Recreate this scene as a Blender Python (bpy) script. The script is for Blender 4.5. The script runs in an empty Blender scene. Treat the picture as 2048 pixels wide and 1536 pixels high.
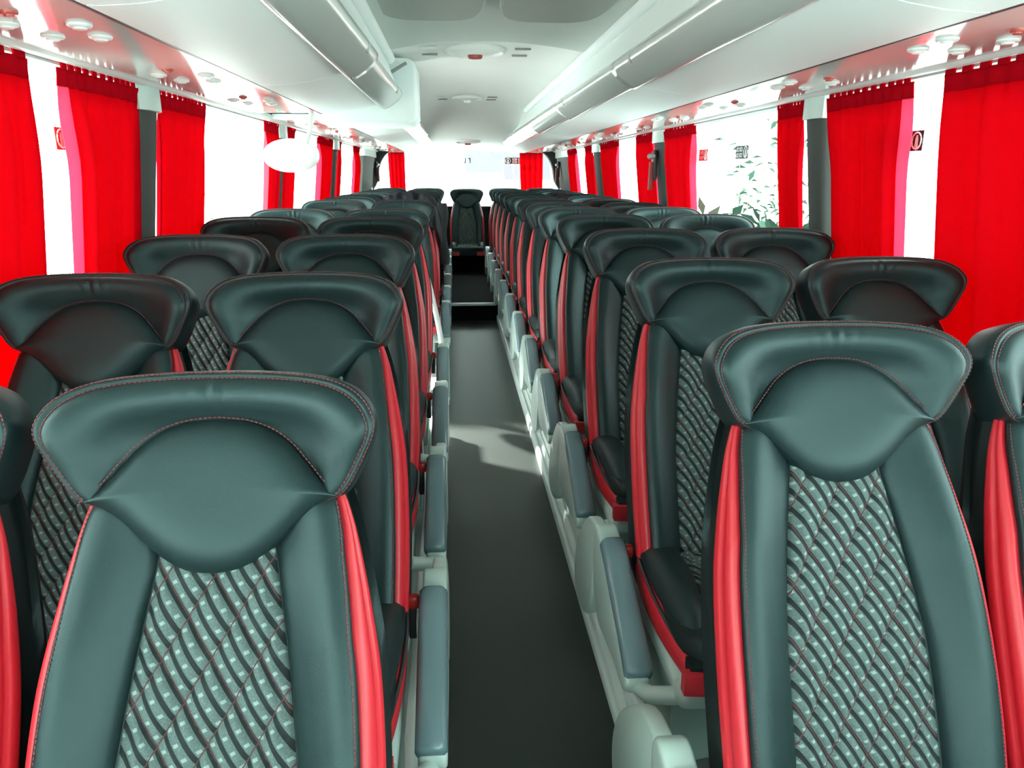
import bpy, bmesh, math, random
from mathutils import Vector, Matrix
C = bpy.context.collection
S = bpy.context.scene
R = math.radians
random.seed(7)

# ------------------------------------------------------------------ camera
F, VPX, VPY, ROLL = 1500.0, 908.0, 348.0, R(1.0)
CX, CZ = -0.167, 1.42
def make_camera():
    d = Vector(((VPX-1024)/F, -(VPY-768)/F, -1)).normalized()
    up = Vector((-math.sin(ROLL), math.cos(ROLL), 0)); up = (up - up.dot(d)*d).normalized()
    rt = d.cross(up)
    # world axis k in camera coordinates -> rows of the camera-to-world matrix
    M = Matrix((rt, d, up))           # world = M @ cam
    cam = bpy.data.cameras.new('camera'); cam.sensor_width = 36; cam.lens = F/2048*36
    cam.clip_start = 0.02; cam.clip_end = 200
    o = bpy.data.objects.new('camera', cam); C.objects.link(o)
    o.matrix_world = Matrix.Translation((CX, 0, CZ)) @ M.to_4x4()
    S.camera = o
make_camera()

# ------------------------------------------------------------------ light
W = bpy.data.worlds.new('overcast'); S.world = W; W.use_nodes = True
W.node_tree.nodes['Background'].inputs[0].default_value = (0.84, 1.0, 0.995, 1)
W.node_tree.nodes['Background'].inputs[1].default_value = 6.0
sun = bpy.data.lights.new('sun', 'SUN'); sun.energy = 42; sun.angle = R(5); sun.color = (1, 0.97, 0.93)
so = bpy.data.objects.new('sun', sun); C.objects.link(so)
sd = Vector((1.0, -0.75, -0.52))
so.rotation_euler = sd.to_track_quat('-Z', 'Y').to_euler()
S.view_settings.view_transform = 'Standard'; S.view_settings.look = 'None'
S.view_settings.gamma = 1; S.view_settings.exposure = 0.93
S.view_settings.use_curve_mapping = False
S.cycles.max_bounces = 10; S.cycles.diffuse_bounces = 6; S.cycles.transparent_max_bounces = 16
S.cycles.sample_clamp_indirect = 60
S.cycles.use_denoising = True
def portal(loc, rot, sx, sy):
    l = bpy.data.lights.new('portal', 'AREA'); l.shape = 'RECTANGLE'; l.size = sx; l.size_y = sy
    l.cycles.is_portal = True
    o = bpy.data.objects.new('portal', l); C.objects.link(o); o.location = loc; o.rotation_euler = rot
portal((-1.36, 4.5, 1.3), (0, R(-90), 0), 0.9, 12)
portal((1.36, 4.5, 1.3), (0, R(90), 0), 0.9, 12)
portal((0, 11.25, 1.35), (R(-90), 0, 0), 2.5, 0.85)
portal((0, -1.98, 0.9), (R(90), 0, 0), 2.5, 1.1)

# ------------------------------------------------------------------ materials
def mat(name, col, rough=0.5, spec=0.5, metal=0, bump=0, bscale=200, var=0, coat=0, tint=None):
    m = bpy.data.materials.new(name); m.use_nodes = True
    nt = m.node_tree; b = nt.nodes['Principled BSDF']
    b.inputs['Base Color'].default_value = (*col, 1); b.inputs['Roughness'].default_value = rough
    b.inputs['Specular IOR Level'].default_value = spec; b.inputs['Metallic'].default_value = metal
    b.inputs['Coat Weight'].default_value = coat
    if tint: b.inputs['Specular Tint'].default_value = (*tint, 1)
    if bump or var:
        tc = nt.nodes.new('ShaderNodeTexCoord'); no = nt.nodes.new('ShaderNodeTexNoise')
        no.inputs['Scale'].default_value = bscale; no.inputs['Detail'].default_value = 3
        nt.links.new(tc.outputs['Object'], no.inputs['Vector'])
        if bump:
            bp = nt.nodes.new('ShaderNodeBump'); bp.inputs['Strength'].default_value = bump
            bp.inputs['Distance'].default_value = 0.002
            nt.links.new(no.outputs['Fac'], bp.inputs['Height']); nt.links.new(bp.outputs['Normal'], b.inputs['Normal'])
        if var:
            mx = nt.nodes.new('ShaderNodeMixRGB'); mx.inputs[1].default_value = (*[c*(1-var) for c in col], 1)
            mx.inputs[2].default_value = (*[min(1, c*(1+var)) for c in col], 1)
            nt.links.new(no.outputs['Fac'], mx.inputs[0]); nt.links.new(mx.outputs[0], b.inputs['Base Color'])
    return m
M = {}
M['leather'] = mat('black_leather', (0.0055, 0.0132, 0.0138), 0.46, 0.42, tint=(0.72, 1.0, 1.0), bump=0.12, bscale=500)
M['leather_dark'] = mat('black_leather_side', (0.006, 0.009, 0.009), 0.5, 0.3, tint=(0.7, 1.0, 1.0), bump=0.12, bscale=500)
M['red'] = mat('red_leather', (0.48, 0.012, 0.022), 0.42, 0.5, bump=0.1, bscale=500)
M['thread'] = mat('red_thread', (0.11, 0.02, 0.022), 0.7)
M['buckle'] = mat('red_plastic', (0.5, 0.02, 0.015), 0.4)
M['grip'] = mat('hammer_grip_red', (0.22, 0.02, 0.02), 0.5)
M['plastic'] = mat('light_grey_plastic', (0.40, 0.50, 0.465), 0.32, bump=0.03, bscale=300)
M['plastic_w'] = mat('pale_plastic', (0.70, 0.74, 0.70), 0.34)
M['plastic_mid'] = mat('mid_grey_plastic', (0.26, 0.35, 0.32), 0.4)
M['pad'] = mat('slate_pad', (0.11, 0.175, 0.195), 0.26, 0.6)
M['rack'] = mat('rack_white', (0.72, 0.80, 0.79), 0.5, 0.35)
M['handrail'] = mat('handrail_grey', (0.42, 0.46, 0.44), 0.16, 0.8)
M['psu'] = mat('service_panel_white', (0.50, 0.55, 0.53), 0.12, 0.7)
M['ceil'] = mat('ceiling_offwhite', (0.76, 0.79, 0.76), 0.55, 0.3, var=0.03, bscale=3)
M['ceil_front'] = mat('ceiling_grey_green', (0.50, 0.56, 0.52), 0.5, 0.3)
M['ceil_dk'] = mat('hatch_grey', (0.34, 0.38, 0.34), 0.5)
M['rail'] = mat('valance_grey', (0.60, 0.63, 0.61), 0.4)
M['pillar'] = mat('pillar_grey', (0.042, 0.048, 0.044), 0.75, 0.3, bump=0.1, bscale=300)
M['wall'] = mat('wall_grey', (0.30, 0.33, 0.32), 0.7)
M['floor'] = mat('dark_vinyl', (0.024, 0.031, 0.027), 0.45, 0.32, bump=0.05, bscale=160, var=0.12)
M['trimm'] = mat('floor_edge_plastic', (0.62, 0.68, 0.65), 0.3)
M['dark'] = mat('dark_carpet', (0.006, 0.007, 0.007), 0.9, 0.08)
M['black'] = mat('black_plastic', (0.02, 0.02, 0.022), 0.45)
M['slot'] = mat('slot_grey', (0.26, 0.28, 0.27), 0.5)
M['chrome'] = mat('mirror_glass', (0.9, 0.9, 0.9), 0.06, metal=1)
M['white'] = mat('white_gloss', (0.88, 0.89, 0.87), 0.25)
M['sticker'] = mat('sticker_black', (0.012, 0.014, 0.012), 0.5)
M['sticker_red'] = mat('sticker_red', (0.5, 0.03, 0.02), 0.5)
M['sticker_white'] = mat('sticker_white', (0.85, 0.85, 0.85), 0.5)
M['cloth'] = mat('jacket_cloth', (0.022, 0.022, 0.026), 0.85, 0.2, bump=0.3, bscale=400)
M['ground'] = mat('pale_paving', (0.56, 0.58, 0.57), 0.9, var=0.05, bscale=1)
M['building'] = mat('lilac_render', (0.100, 0.090, 0.106), 0.9)
M['leaf'] = mat('leaf_green', (0.028, 0.070, 0.044), 0.7, 0.2)
M['twig'] = mat('twig_brown', (0.16, 0.12, 0.08), 0.8)
M['amber'] = mat('lens_red', (0.35, 0.05, 0.04), 0.3)

def translucent(name, col, tl, trans=0.0, fac=0.6):
    m = bpy.data.materials.new(name); m.use_nodes = True; nt = m.node_tree
    for n in list(nt.nodes): nt.nodes.remove(n)
    out = nt.nodes.new('ShaderNodeOutputMaterial'); d = nt.nodes.new('ShaderNodeBsdfDiffuse')
    t = nt.nodes.new('ShaderNodeBsdfTranslucent'); mx = nt.nodes.new('ShaderNodeMixShader')
    tc = nt.nodes.new('ShaderNodeTexCoord'); wv = nt.nodes.new('ShaderNodeTexNoise'); bp = nt.nodes.new('ShaderNodeBump')
    wv.inputs['Scale'].default_value = 300
    nt.links.new(tc.outputs['Object'], wv.inputs['Vector']); nt.links.new(wv.outputs['Fac'], bp.inputs['Height'])
    bp.inputs['Strength'].default_value = 0.1; nt.links.new(bp.outputs['Normal'], d.inputs['Normal'])
    d.inputs['Color'].default_value = (*col, 1); t.inputs['Color'].default_value = (*tl, 1)
    mx.inputs[0].default_value = fac
    nt.links.new(d.outputs[0], mx.inputs[1]); nt.links.new(t.outputs[0], mx.inputs[2])
    last = mx
    if trans:
        tr = nt.nodes.new('ShaderNodeBsdfTransparent'); m2 = nt.nodes.new('ShaderNodeMixShader'); m2.inputs[0].default_value = trans
        nt.links.new(mx.outputs[0], m2.inputs[1]); nt.links.new(tr.outputs[0], m2.inputs[2]); last = m2
    nt.links.new(last.outputs[0], out.inputs[0])
    return m
M['curtain'] = translucent('red_curtain', (0.70, 0.004, 0.014), (0.50, 0.0015, 0.008), 0, 0.55)
M['header'] = translucent('red_header_tape', (0.50, 0.004, 0.012), (0.25, 0.002, 0.006), 0, 0.45)
M['hem'] = translucent('pink_hem', (0.85, 0.16, 0.25), (0.85, 0.13, 0.22), 0, 0.75)

def glass():
    m = bpy.data.materials.new('window_glass'); m.use_nodes = True; nt = m.node_tree
    for n in list(nt.nodes): nt.nodes.remove(n)
    out = nt.nodes.new('ShaderNodeOutputMaterial'); t = nt.nodes.new('ShaderNodeBsdfTransparent')
    g = nt.nodes.new('ShaderNodeBsdfGlossy'); mx = nt.nodes.new('ShaderNodeMixShader')
    t.inputs[0].default_value = (0.93, 0.97, 0.95, 1); g.inputs['Roughness'].default_value = 0.02
    mx.inputs[0].default_value = 0.05
    nt.links.new(t.outputs[0], mx.inputs[1]); nt.links.new(g.outputs[0], mx.inputs[2]); nt.links.new(mx.outputs[0], out.inputs[0])
    return m
M['glass'] = glass()

QU, QV = 0.066, 0.098     # quilting diamond size
def fabric():
    m = bpy.data.materials.new('quilted_fabric'); m.use_nodes = True; nt = m.node_tree; L = nt.links
    b = nt.nodes['Principled BSDF']; b.inputs['Roughness'].default_value = 0.75; b.inputs['Specular IOR Level'].default_value = 0.25
    uv = nt.nodes.new('ShaderNodeUVMap'); sp = nt.nodes.new('ShaderNodeSeparateXYZ'); L.new(uv.outputs[0], sp.inputs[0])
    def mth(op, a, b2=None):
        n = nt.nodes.new('ShaderNodeMath'); n.operation = op
        for i, x in enumerate((a, b2)):
            if x is None: continue
            if isinstance(x, (int, float)): n.inputs[i].default_value = x
            else: L.new(x, n.inputs[i])
        return n.outputs[0]
    u = mth('DIVIDE', sp.outputs[0], QU); v = mth('DIVIDE', sp.outputs[1], QV)
    a = mth('ADD', u, v); c = mth('SUBTRACT', u, v)
    fa = mth('FRACT', mth('ADD', mth('MULTIPLY', a, 3.0), 100.25)); fc = mth('FRACT', mth('ADD', mth('SUBTRACT', mth('MULTIPLY', v, 4.6), mth('MULTIPLY', u, 1.3)), 100))
    dark = mth('LESS_THAN', fa, 0.36)
    dash = mth('MULTIPLY', mth('LESS_THAN', mth('ABSOLUTE', mth('SUBTRACT', fa, 0.68)), 0.17), mth('LESS_THAN', fc, 0.22))
    def seam(x):
        f = mth('ABSOLUTE', mth('SUBTRACT', mth('FRACT', mth('ADD', x, 100.5)), 0.5)); return mth('LESS_THAN', f, 0.017)
    sm = mth('MAXIMUM', seam(a), seam(c))
    vo = nt.nodes.new('ShaderNodeTexVoronoi'); vo.inputs['Scale'].default_value = 420; L.new(uv.outputs[0], vo.inputs['Vector'])
    dots = mth('LESS_THAN', vo.outputs['Distance'], 0.42)
    def mix(f, x, y):
        n = nt.nodes.new('ShaderNodeMixRGB')
        L.new(f, n.inputs[0])
        for i, z in ((1, x), (2, y)):
            if isinstance(z, tuple): n.inputs[i].default_value = (*z, 1)
            else: L.new(z, n.inputs[i])
        return n.outputs[0]
    base = mix(dots, (0.068, 0.096, 0.092), (0.086, 0.118, 0.112))
    col = mix(dark, base, (0.009, 0.014, 0.014))
    col = mix(dash, col, (0.18, 0.235, 0.225))
    col = mix(sm, col, (0.075, 0.028, 0.030))
    L.new(col, b.inputs['Base Color'])
    bp = nt.nodes.new('ShaderNodeBump'); bp.inputs['Strength'].default_value = 0.3; bp.inputs['Distance'].default_value = 0.001
    L.new(vo.outputs['Distance'], bp.inputs['Height']); L.new(bp.outputs[0], b.inputs['Normal'])
    return m
M['fabric'] = fabric()

# ------------------------------------------------------------------ mesh helpers
class MB:
    def __init__(s): s.v, s.f, s.uv = [], [], []
    def vert(s, p, uv=None): s.v.append(tuple(p)); s.uv.append(uv or (0, 0)); return len(s.v)-1
    def grid(s, rows, uvs=None, closed=False, cap=False):
        idx = [[s.vert(p, uvs[i][j] if uvs else None) for j, p in enumerate(r)] for i, r in enumerate(rows)]
        n = len(rows[0])
        for i in range(len(rows)-1):
            for j in range(n if closed else n-1):
                k = (j+1) % n
                s.f.append((idx[i][j], idx[i][k], idx[i+1][k], idx[i+1][j]))
        if cap: s.f.append(tuple(reversed(idx[0]))); s.f.append(tuple(idx[-1]))
        return idx
    def fan(s, ring, c):
        k = s.vert(c); n = len(ring)
        for j in range(n): s.f.append((ring[j], ring[(j+1) % n], k))
    def tube(s, pts, r, n=8, cap=True):
        pts = [Vector(p) for p in pts]; rows = []
        rr = r if isinstance(r, (list, tuple)) else [r]*len(pts)
        for i, p in enumerate(pts):
            t = (pts[min(i+1, len(pts)-1)] - pts[max(i-1, 0)]).normalized()
            a = Vector((0, 0, 1)) if abs(t.z) < 0.9 else Vector((1, 0, 0))
            x = t.cross(a).normalized(); y = t.cross(x)
            rows.append([p + (x*math.cos(2*math.pi*k/n) + y*math.sin(2*math.pi*k/n))*rr[i] for k in range(n)])
        s.grid(rows, closed=True, cap=cap)
    def box(s, c, d, bev=0, seg=2, mtx=None):
        bm = bmesh.new(); bmesh.ops.create_cube(bm, size=1)
        bmesh.ops.scale(bm, vec=d, verts=bm.verts)
        if bev: bmesh.ops.bevel(bm, geom=bm.edges[:], offset=bev, segments=seg, affect='EDGES', profile=0.5)
        T = (mtx or Matrix.Identity(4))
        off = len(s.v)
        bm.verts.index_update()
        for v in bm.verts: s.vert(T @ v.co + Vector(c))
        for f in bm.faces: s.f.append(tuple(off+v.index for v in f.verts))
        bm.free()
    def prism(s, poly, axis, a0, a1):
        """poly: 2-D points; axis 'x' -> poly is (y,z); 'y' -> (x,z); 'z' -> (x,y)"""
        def P(p, a): return {'x': (a, p[0], p[1]), 'y': (p[0], a, p[1]), 'z': (p[0], p[1], a)}[axis]
        s.grid([[P(p, a0) for p in poly], [P(p, a1) for p in poly]], closed=True, cap=True)
    def mesh(s, name, m, smooth=True, bev=0, seg=2, angle=40):
        me = bpy.data.meshes.new(name); me.from_pydata(s.v, [], s.f); me.validate(verbose=False)
        bm = bmesh.new(); bm.from_mesh(me)
        if bev:
            es = [e for e in bm.edges if len(e.link_faces) == 2 and e.calc_face_angle(0) > R(35)]
            bmesh.ops.bevel(bm, geom=es, offset=bev, segments=seg, affect='EDGES', profile=0.5, clamp_overlap=True)
        bmesh.ops.recalc_face_normals(bm, faces=bm.faces)
        bm.to_mesh(me); bm.free()
        if any(u != (0, 0) for u in s.uv) and not bev:
            ul = me.uv_layers.new(name='UVMap')
            for lp in me.loops: ul.data[lp.index].uv = s.uv[lp.vertex_index]
        me.materials.append(m)
        if smooth:
            me.shade_smooth()
            me.set_sharp_from_angle(angle=R(angle))
        return me
    def build(s, name, m, parent=None, **k): return obj(name, s.mesh(name, m, **k), parent)
def obj(name, me, parent=None, loc=None):
    o = bpy.data.objects.new(name, me); C.objects.link(o)
    if parent: o.parent = parent
    if loc: o.location = loc
    return o
def tag(o, label=None, cat=None, group=None, kind=None):
    if label: o['label'] = label
    if cat: o['category'] = cat
    if group: o['group'] = group
    if kind: o['kind'] = kind
    return o
def thing(name, label, cat, loc=(0, 0, 0), group=None):
    o = bpy.data.objects.new(name, None); C.objects.link(o); o.location = loc; o.empty_display_size = 0.1
    return tag(o, label, cat, group)
def lerp(a, b, t): return a+(b-a)*t
def itp(tab, x):
    """piecewise table interpolation (cosine free, tab sorted ascending)"""
    if x <= tab[0][0]: return tab[0][1]
    for (a, p), (b, q) in zip(tab, tab[1:]):
        if x <= b: return p+(q-p)*(x-a)/(b-a)
    return tab[-1][1]
def catmull(tab, x):
    n = len(tab)
    if x <= tab[0][0]: return tab[0][1]
    if x >= tab[-1][0]: return tab[-1][1]
    for i in range(n-1):
        if x <= tab[i+1][0]: break
    x0, p0 = tab[max(i-1, 0)]; x1, p1 = tab[i]; x2, p2 = tab[i+1]; x3, p3 = tab[min(i+2, n-1)]
    h = x2-x1; t = (x-x1)/h
    m1 = (p2-p0)/(x2-x0)*h; m2 = (p3-p1)/(x3-x1)*h
    return (2*t**3-3*t*t+1)*p1+(t**3-2*t*t+t)*m1+(-2*t**3+3*t*t)*p2+(t**3-t*t)*m2
def smooth_poly(pts, per=6):
    """catmull-rom through an open list of 2-D points"""
    out = []
    n = len(pts)
    for i in range(n-1):
        p0, p1, p2, p3 = pts[max(i-1, 0)], pts[i], pts[i+1], pts[min(i+2, n-1)]
        for k in range(per):
            t = k/per
            out.append(tuple(0.5*((2*p1[q])+(-p0[q]+p2[q])*t+(2*p0[q]-5*p1[q]+4*p2[q]-p3[q])*t*t+(-p0[q]+3*p1[q]-3*p2[q]+p3[q])*t**3) for q in (0, 1)))
    out.append(tuple(pts[-1]))
    return out
def sstep(x): x = max(0, min(1, x)); return x*x*(3-2*x)

# ------------------------------------------------------------------ the bus shell
def base_h(Y): return itp([(1.05, -0.004), (1.25, 0.021), (1.7, 0.037), (2.5, 0.07), (3.3, 0.09)], Y)
PLAT = [(-1.9, 0.012), (0.6, 0.02), (1.0, 0.03), (1.7, 0.06), (2.5, 0.095), (3.3, 0.115), (11.1, 0.115)]
def wx(z): return 1.225 + (1.71-z)*0.125          # inner face of the side wall
STEP = 7.46
mb = MB(); mb.box((0, 2.78, -0.05), (0.62, 9.36, 0.1)); tag(mb.build('floor', M['floor']), kind='structure')
mb = MB(); mb.box((0, 9.28, 0.05), (0.62, 3.64, 0.24)); o = mb.build('floor', M['dark']); o.name = 'floor_rear'; tag(o, kind='structure')
mb = MB(); mb.box((0, 7.455, 0.172), (0.47, 0.05, 0.012), 0.004); mb.box((0, 7.436, 0.163), (0.47, 0.012, 0.02), 0.004)
tag(mb.build('trim_1', M['trimm']), kind='structure')
for s, nm, nt_ in ((-1, 'left', 'trim_2'), (1, 'right', 'trim_3')):
    # seat platform with its moulded edge
    prof_f = [(0.30, 1.0), (1.34, 1.0)]
    rows = []
    for Y, h in PLAT: rows.append([(s*0.292, Y, -0.02), (s*0.292, Y, h), (s*1.36, Y, h), (s*1.36, Y, -0.02)])
    mb = MB()
    if s > 0: mb.grid(rows, closed=True, cap=True)
    else:          # the stairwell of the middle door interrupts the platform
        pr = lambda Y: [(s*0.292, Y, -0.02), (s*0.292, Y, 0.115), (s*1.36, Y, 0.115), (s*1.36, Y, -0.02)]
        mb.grid(rows[:-1]+[pr(4.02)], closed=True, cap=True); mb.grid([pr(5.35), pr(11.1)], closed=True, cap=True)
        for k in range(3): mb.box((s*(0.46+0.33*k), 4.69, -0.14-0.24*k), (0.36, 1.3, 0.06))
    o = mb.build('floor_'+nm, M['wall'], smooth=False); tag(o, kind='structure')
    rows = []
    for Y, h in PLAT:
        if Y > 7.3 and Y < 11: pass
        sec = [(0.236, 0), (0.236, 0.35), (0.241, 0.45), (0.250, 0.47), (0.255, 0.40), (0.262, 0.42), (0.268, 0.62), (0.274, 0.66), (0.279, 0.62), (0.284, 0.95), (0.290, 1.1), (0.300, 1.12), (0.315, 1.02), (0.315, 0)]
        hh = max(h, 0.05)
        rows.append([(s*x, Y, z*hh) for x, z in sec])
    mb = MB()
    if s > 0: mb.grid(rows, closed=True, cap=True)
    else:
        cut = lambda y: [(x, y, z) for x, _, z in rows[-1]]
        mb.grid(rows[:-1]+[cut(4.0)], closed=True, cap=True); mb.grid([cut(5.38), cut(11.1)], closed=True, cap=True)
    tag(mb.build(nt_, M['trimm'], angle=60), kind='structure')
    # lower wall
    rows = [[(s*wx(z), Y, z), (s*(wx(z)+0.05), Y, z)] for z in (0,) for Y in (0,)]
    mb = MB()
    def wallseg(y0, y1, z0, z1):
        mb.grid([[(s*wx(z0), y0, z0), (s*wx(z1), y0, z1), (s*(wx(z1)+0.07), y0, z1), (s*(wx(z0)+0.07), y0, z0)],
                 [(s*wx(z0), y1, z0), (s*wx(z1), y1, z1), (s*(wx(z1)+0.07), y1, z1), (s*(wx(z0)+0.07), y1, z0)]], closed=True, cap=True)
    if s < 0:
        wallseg(-1.9, 4.45, -0.02, 0.86); wallseg(5.45, 11.15, -0.02, 0.86)
    else: wallseg(-1.9, 11.15, -0.02, 0.86)
    wallseg(-1.9, 11.15, 1.70, 2.1)
    tag(mb.build('wall_'+nm, M['wall'], smooth=False), kind='structure')

# ceiling : vault lowered at the rear
def cz0(Y): return itp([(-1.9, 2.03), (6.7, 2.03), (7.3, 1.985), (8.2, 1.85), (8.9, 1.80), (10.3, 1.775), (11.2, 1.745)], Y)
rows = []
for Y in [-1.9, 0, 2, 3.4, 4, 5, 6, 6.4, 6.7, 7.0, 7.3, 7.7, 8.2, 8.6, 8.9, 9.6, 10.3, 11.2]:
    z = cz0(Y); r = []
    for i in range(25):
        x = -1.34+2.68*i/24
        drop = 0.05*(x/0.5)**2 if abs(x) < 0.5 else 0.05
        if z < 1.95: drop *= 0.35
        r.append((x, Y, z-drop))
    rows.append(r+[(1.34, Y, 2.2), (-1.34, Y, 2.2)])
mb = MB(); mb.grid(rows, closed=True, cap=True); tag(mb.build('ceiling', M['ceil']), kind='structure')
# lower front ceiling panel with two hatch recesses
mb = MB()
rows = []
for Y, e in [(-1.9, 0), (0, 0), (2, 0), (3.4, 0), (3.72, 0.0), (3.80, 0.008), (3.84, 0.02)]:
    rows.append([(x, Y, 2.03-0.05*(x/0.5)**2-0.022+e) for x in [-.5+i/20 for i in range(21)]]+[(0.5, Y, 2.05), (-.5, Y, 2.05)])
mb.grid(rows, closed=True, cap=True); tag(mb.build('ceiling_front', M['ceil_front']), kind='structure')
# rear wall below window and header, corner pillars
mb = MB(); mb.box((0, 11.17, 0.48), (2.66, 0.08, 0.98)); tag(mb.build('wall_rear', M['dark'], smooth=False), kind='structure')
mb = MB(); mb.box((0, 11.17, 1.95), (2.66, 0.08, 0.40)); o = mb.build('wall_rear_header', M['ceil'], smooth=False); tag(o, kind='structure')
mb = MB(); mb.box((0, 11.18, 1.36), (2.62, 0.008, 0.80)); tag(mb.build('window_1', M['glass'], smooth=False), kind='structure')
nwin = 2; ntrim = 4

def Yr(x): return (2040/(x-908)+0.070-0.105)/0.963
def Yl(x): return (1535/(908-x)+0.070+0.079)/0.963
PIL = {1: [(0.55, 0.72), (Yr(1645)+.03, Yr(1604)), (Yr(1322), Yr(1303)), (Yr(1195), Yr(1187)+.12), (Yr(1130)-0.0, Yr(1130)+1.0)],
       -1: [(0.45, 0.62), (Yl(290), Yl(327)), (Yl(567), Yl(575)+0.03), (Yl(674), Yl(681)), (Yl(734), Yl(734)+1.3)]}
for s, nm in ((-1, 'left'), (1, 'right')):
    edges = [-1.85]
    for k, (a, b) in enumerate(PIL[s]):
        rear = k == len(PIL[s])-1
        if rear: b = min(b, 10.6)
        # tapering pillar: wider at the top, round inner face
        mb = MB(); rows = []
        for z, w in ((0.84, 0.80), (1.2, 0.88), (1.5, 1.0), (1.645, 1.06)):
            m_ = (a+b)/2; h = (b-a)/2*w
            x0 = wx(z)+0.04; x1 = wx(z)-0.035
            rows.append([(s*x0, m_-h, z), (s*(x1+0.02), m_-h, z), (s*(x1+0.004), m_-h*0.75, z), (s*x1, m_, z), (s*(x1+0.004), m_+h*0.75, z), (s*(x1+0.02), m_+h, z), (s*x0, m_+h, z)])
        mb.grid(rows, closed=True, cap=True)
        if rear:      # sloping bracket towards the rear glass
            mb.prism([(s*x_, z_) for x_, z_ in smooth_poly([(1.285, 1.725), (0.99, 1.725), (1.06, 1.685), (1.13, 1.60), (1.175, 1.48), (1.20, 1.32), (1.27, 1.20)], 3)], 'y', b-0.02, b+0.12)
        p = mb.build('trim_%d' % ntrim, M['pillar'], angle=60); tag(p, kind='structure'); ntrim += 1
        # pale cap at the head of the pillar
        mb = MB(); m_ = (a+b)/2; h = (b-a)/2*1.1
        x1 = wx(1.68)-0.045
        mb.grid([[(s*(x1+0.08), m_-h, z), (s*(x1+0.02), m_-h, z), (s*x1, m_-h*.6, z), (s*x1, m_+h*.6, z), (s*(x1+.02), m_+h, z), (s*(x1+.08), m_+h, z)] for z in (1.625, 1.715)], closed=True, cap=True)
        mb.build('pillar_cap', M['plastic'], p)
        edges += [m_-0.01, m_+0.01]
    edges.append(11.12)
    for a, b in zip(edges[0::2], edges[1::2]):
        mb = MB()
        mb.grid([[(s*(wx(z)+0.05), a+.005, z) for z in (0.85, 1.72)]+[(s*(wx(z)+0.056), a+.005, z) for z in (1.72, 0.85)],
                 [(s*(wx(z)+0.05), b-.005, z) for z in (0.85, 1.72)]+[(s*(wx(z)+0.056), b-.005, z) for z in (1.72, 0.85)]], closed=True, cap=True)
        tag(mb.build('window_%d' % nwin, M['glass'], smooth=False), kind='structure'); nwin += 1
    # rounded valance carrying the curtain track
    mb = MB(); sec = [(1.165, 1.718), (1.172, 1.735), (1.25, 1.75), (1.25, 1.712), (1.205, 1.706), (1.19, 1.700), (1.175, 1.704)]
    mb.grid([[(s*x, y, z) for x, z in sec] for y in (-1.9, 11.1)], closed=True, cap=True)
    tag(mb.build('trim_%d' % ntrim, M['rail']), kind='structure'); ntrim += 1
# frame of the open middle door
mb = MB()
for y in (4.47, 5.43): mb.box((-(wx(.48)+0.03), y, 0.48), (0.05, 0.04, 0.80), 0.005, mtx=Matrix.Rotation(R(5.4), 4, 'Y'))
mb.box((-(wx(.86)+.03), 4.95, 0.86), (0.05, 1.0, 0.04), 0.005)
d = mb.build('door_1', M['black']); tag(d, kind='structure')

mb = MB(); mb.box((0, -1.93, 0.15), (2.7, 0.06, 0.4)); mb.box((0, -1.93, 1.765), (2.7, 0.06, 0.63))
tag(mb.build('wall_front', M['wall'], smooth=False), kind='structure')
mb = MB(); mb.box((0, -1.93, 0.90), (2.6, 0.008, 1.10)); tag(mb.build('window_%d' % nwin, M['glass'], smooth=False), kind='structure'); nwin += 1
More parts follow.
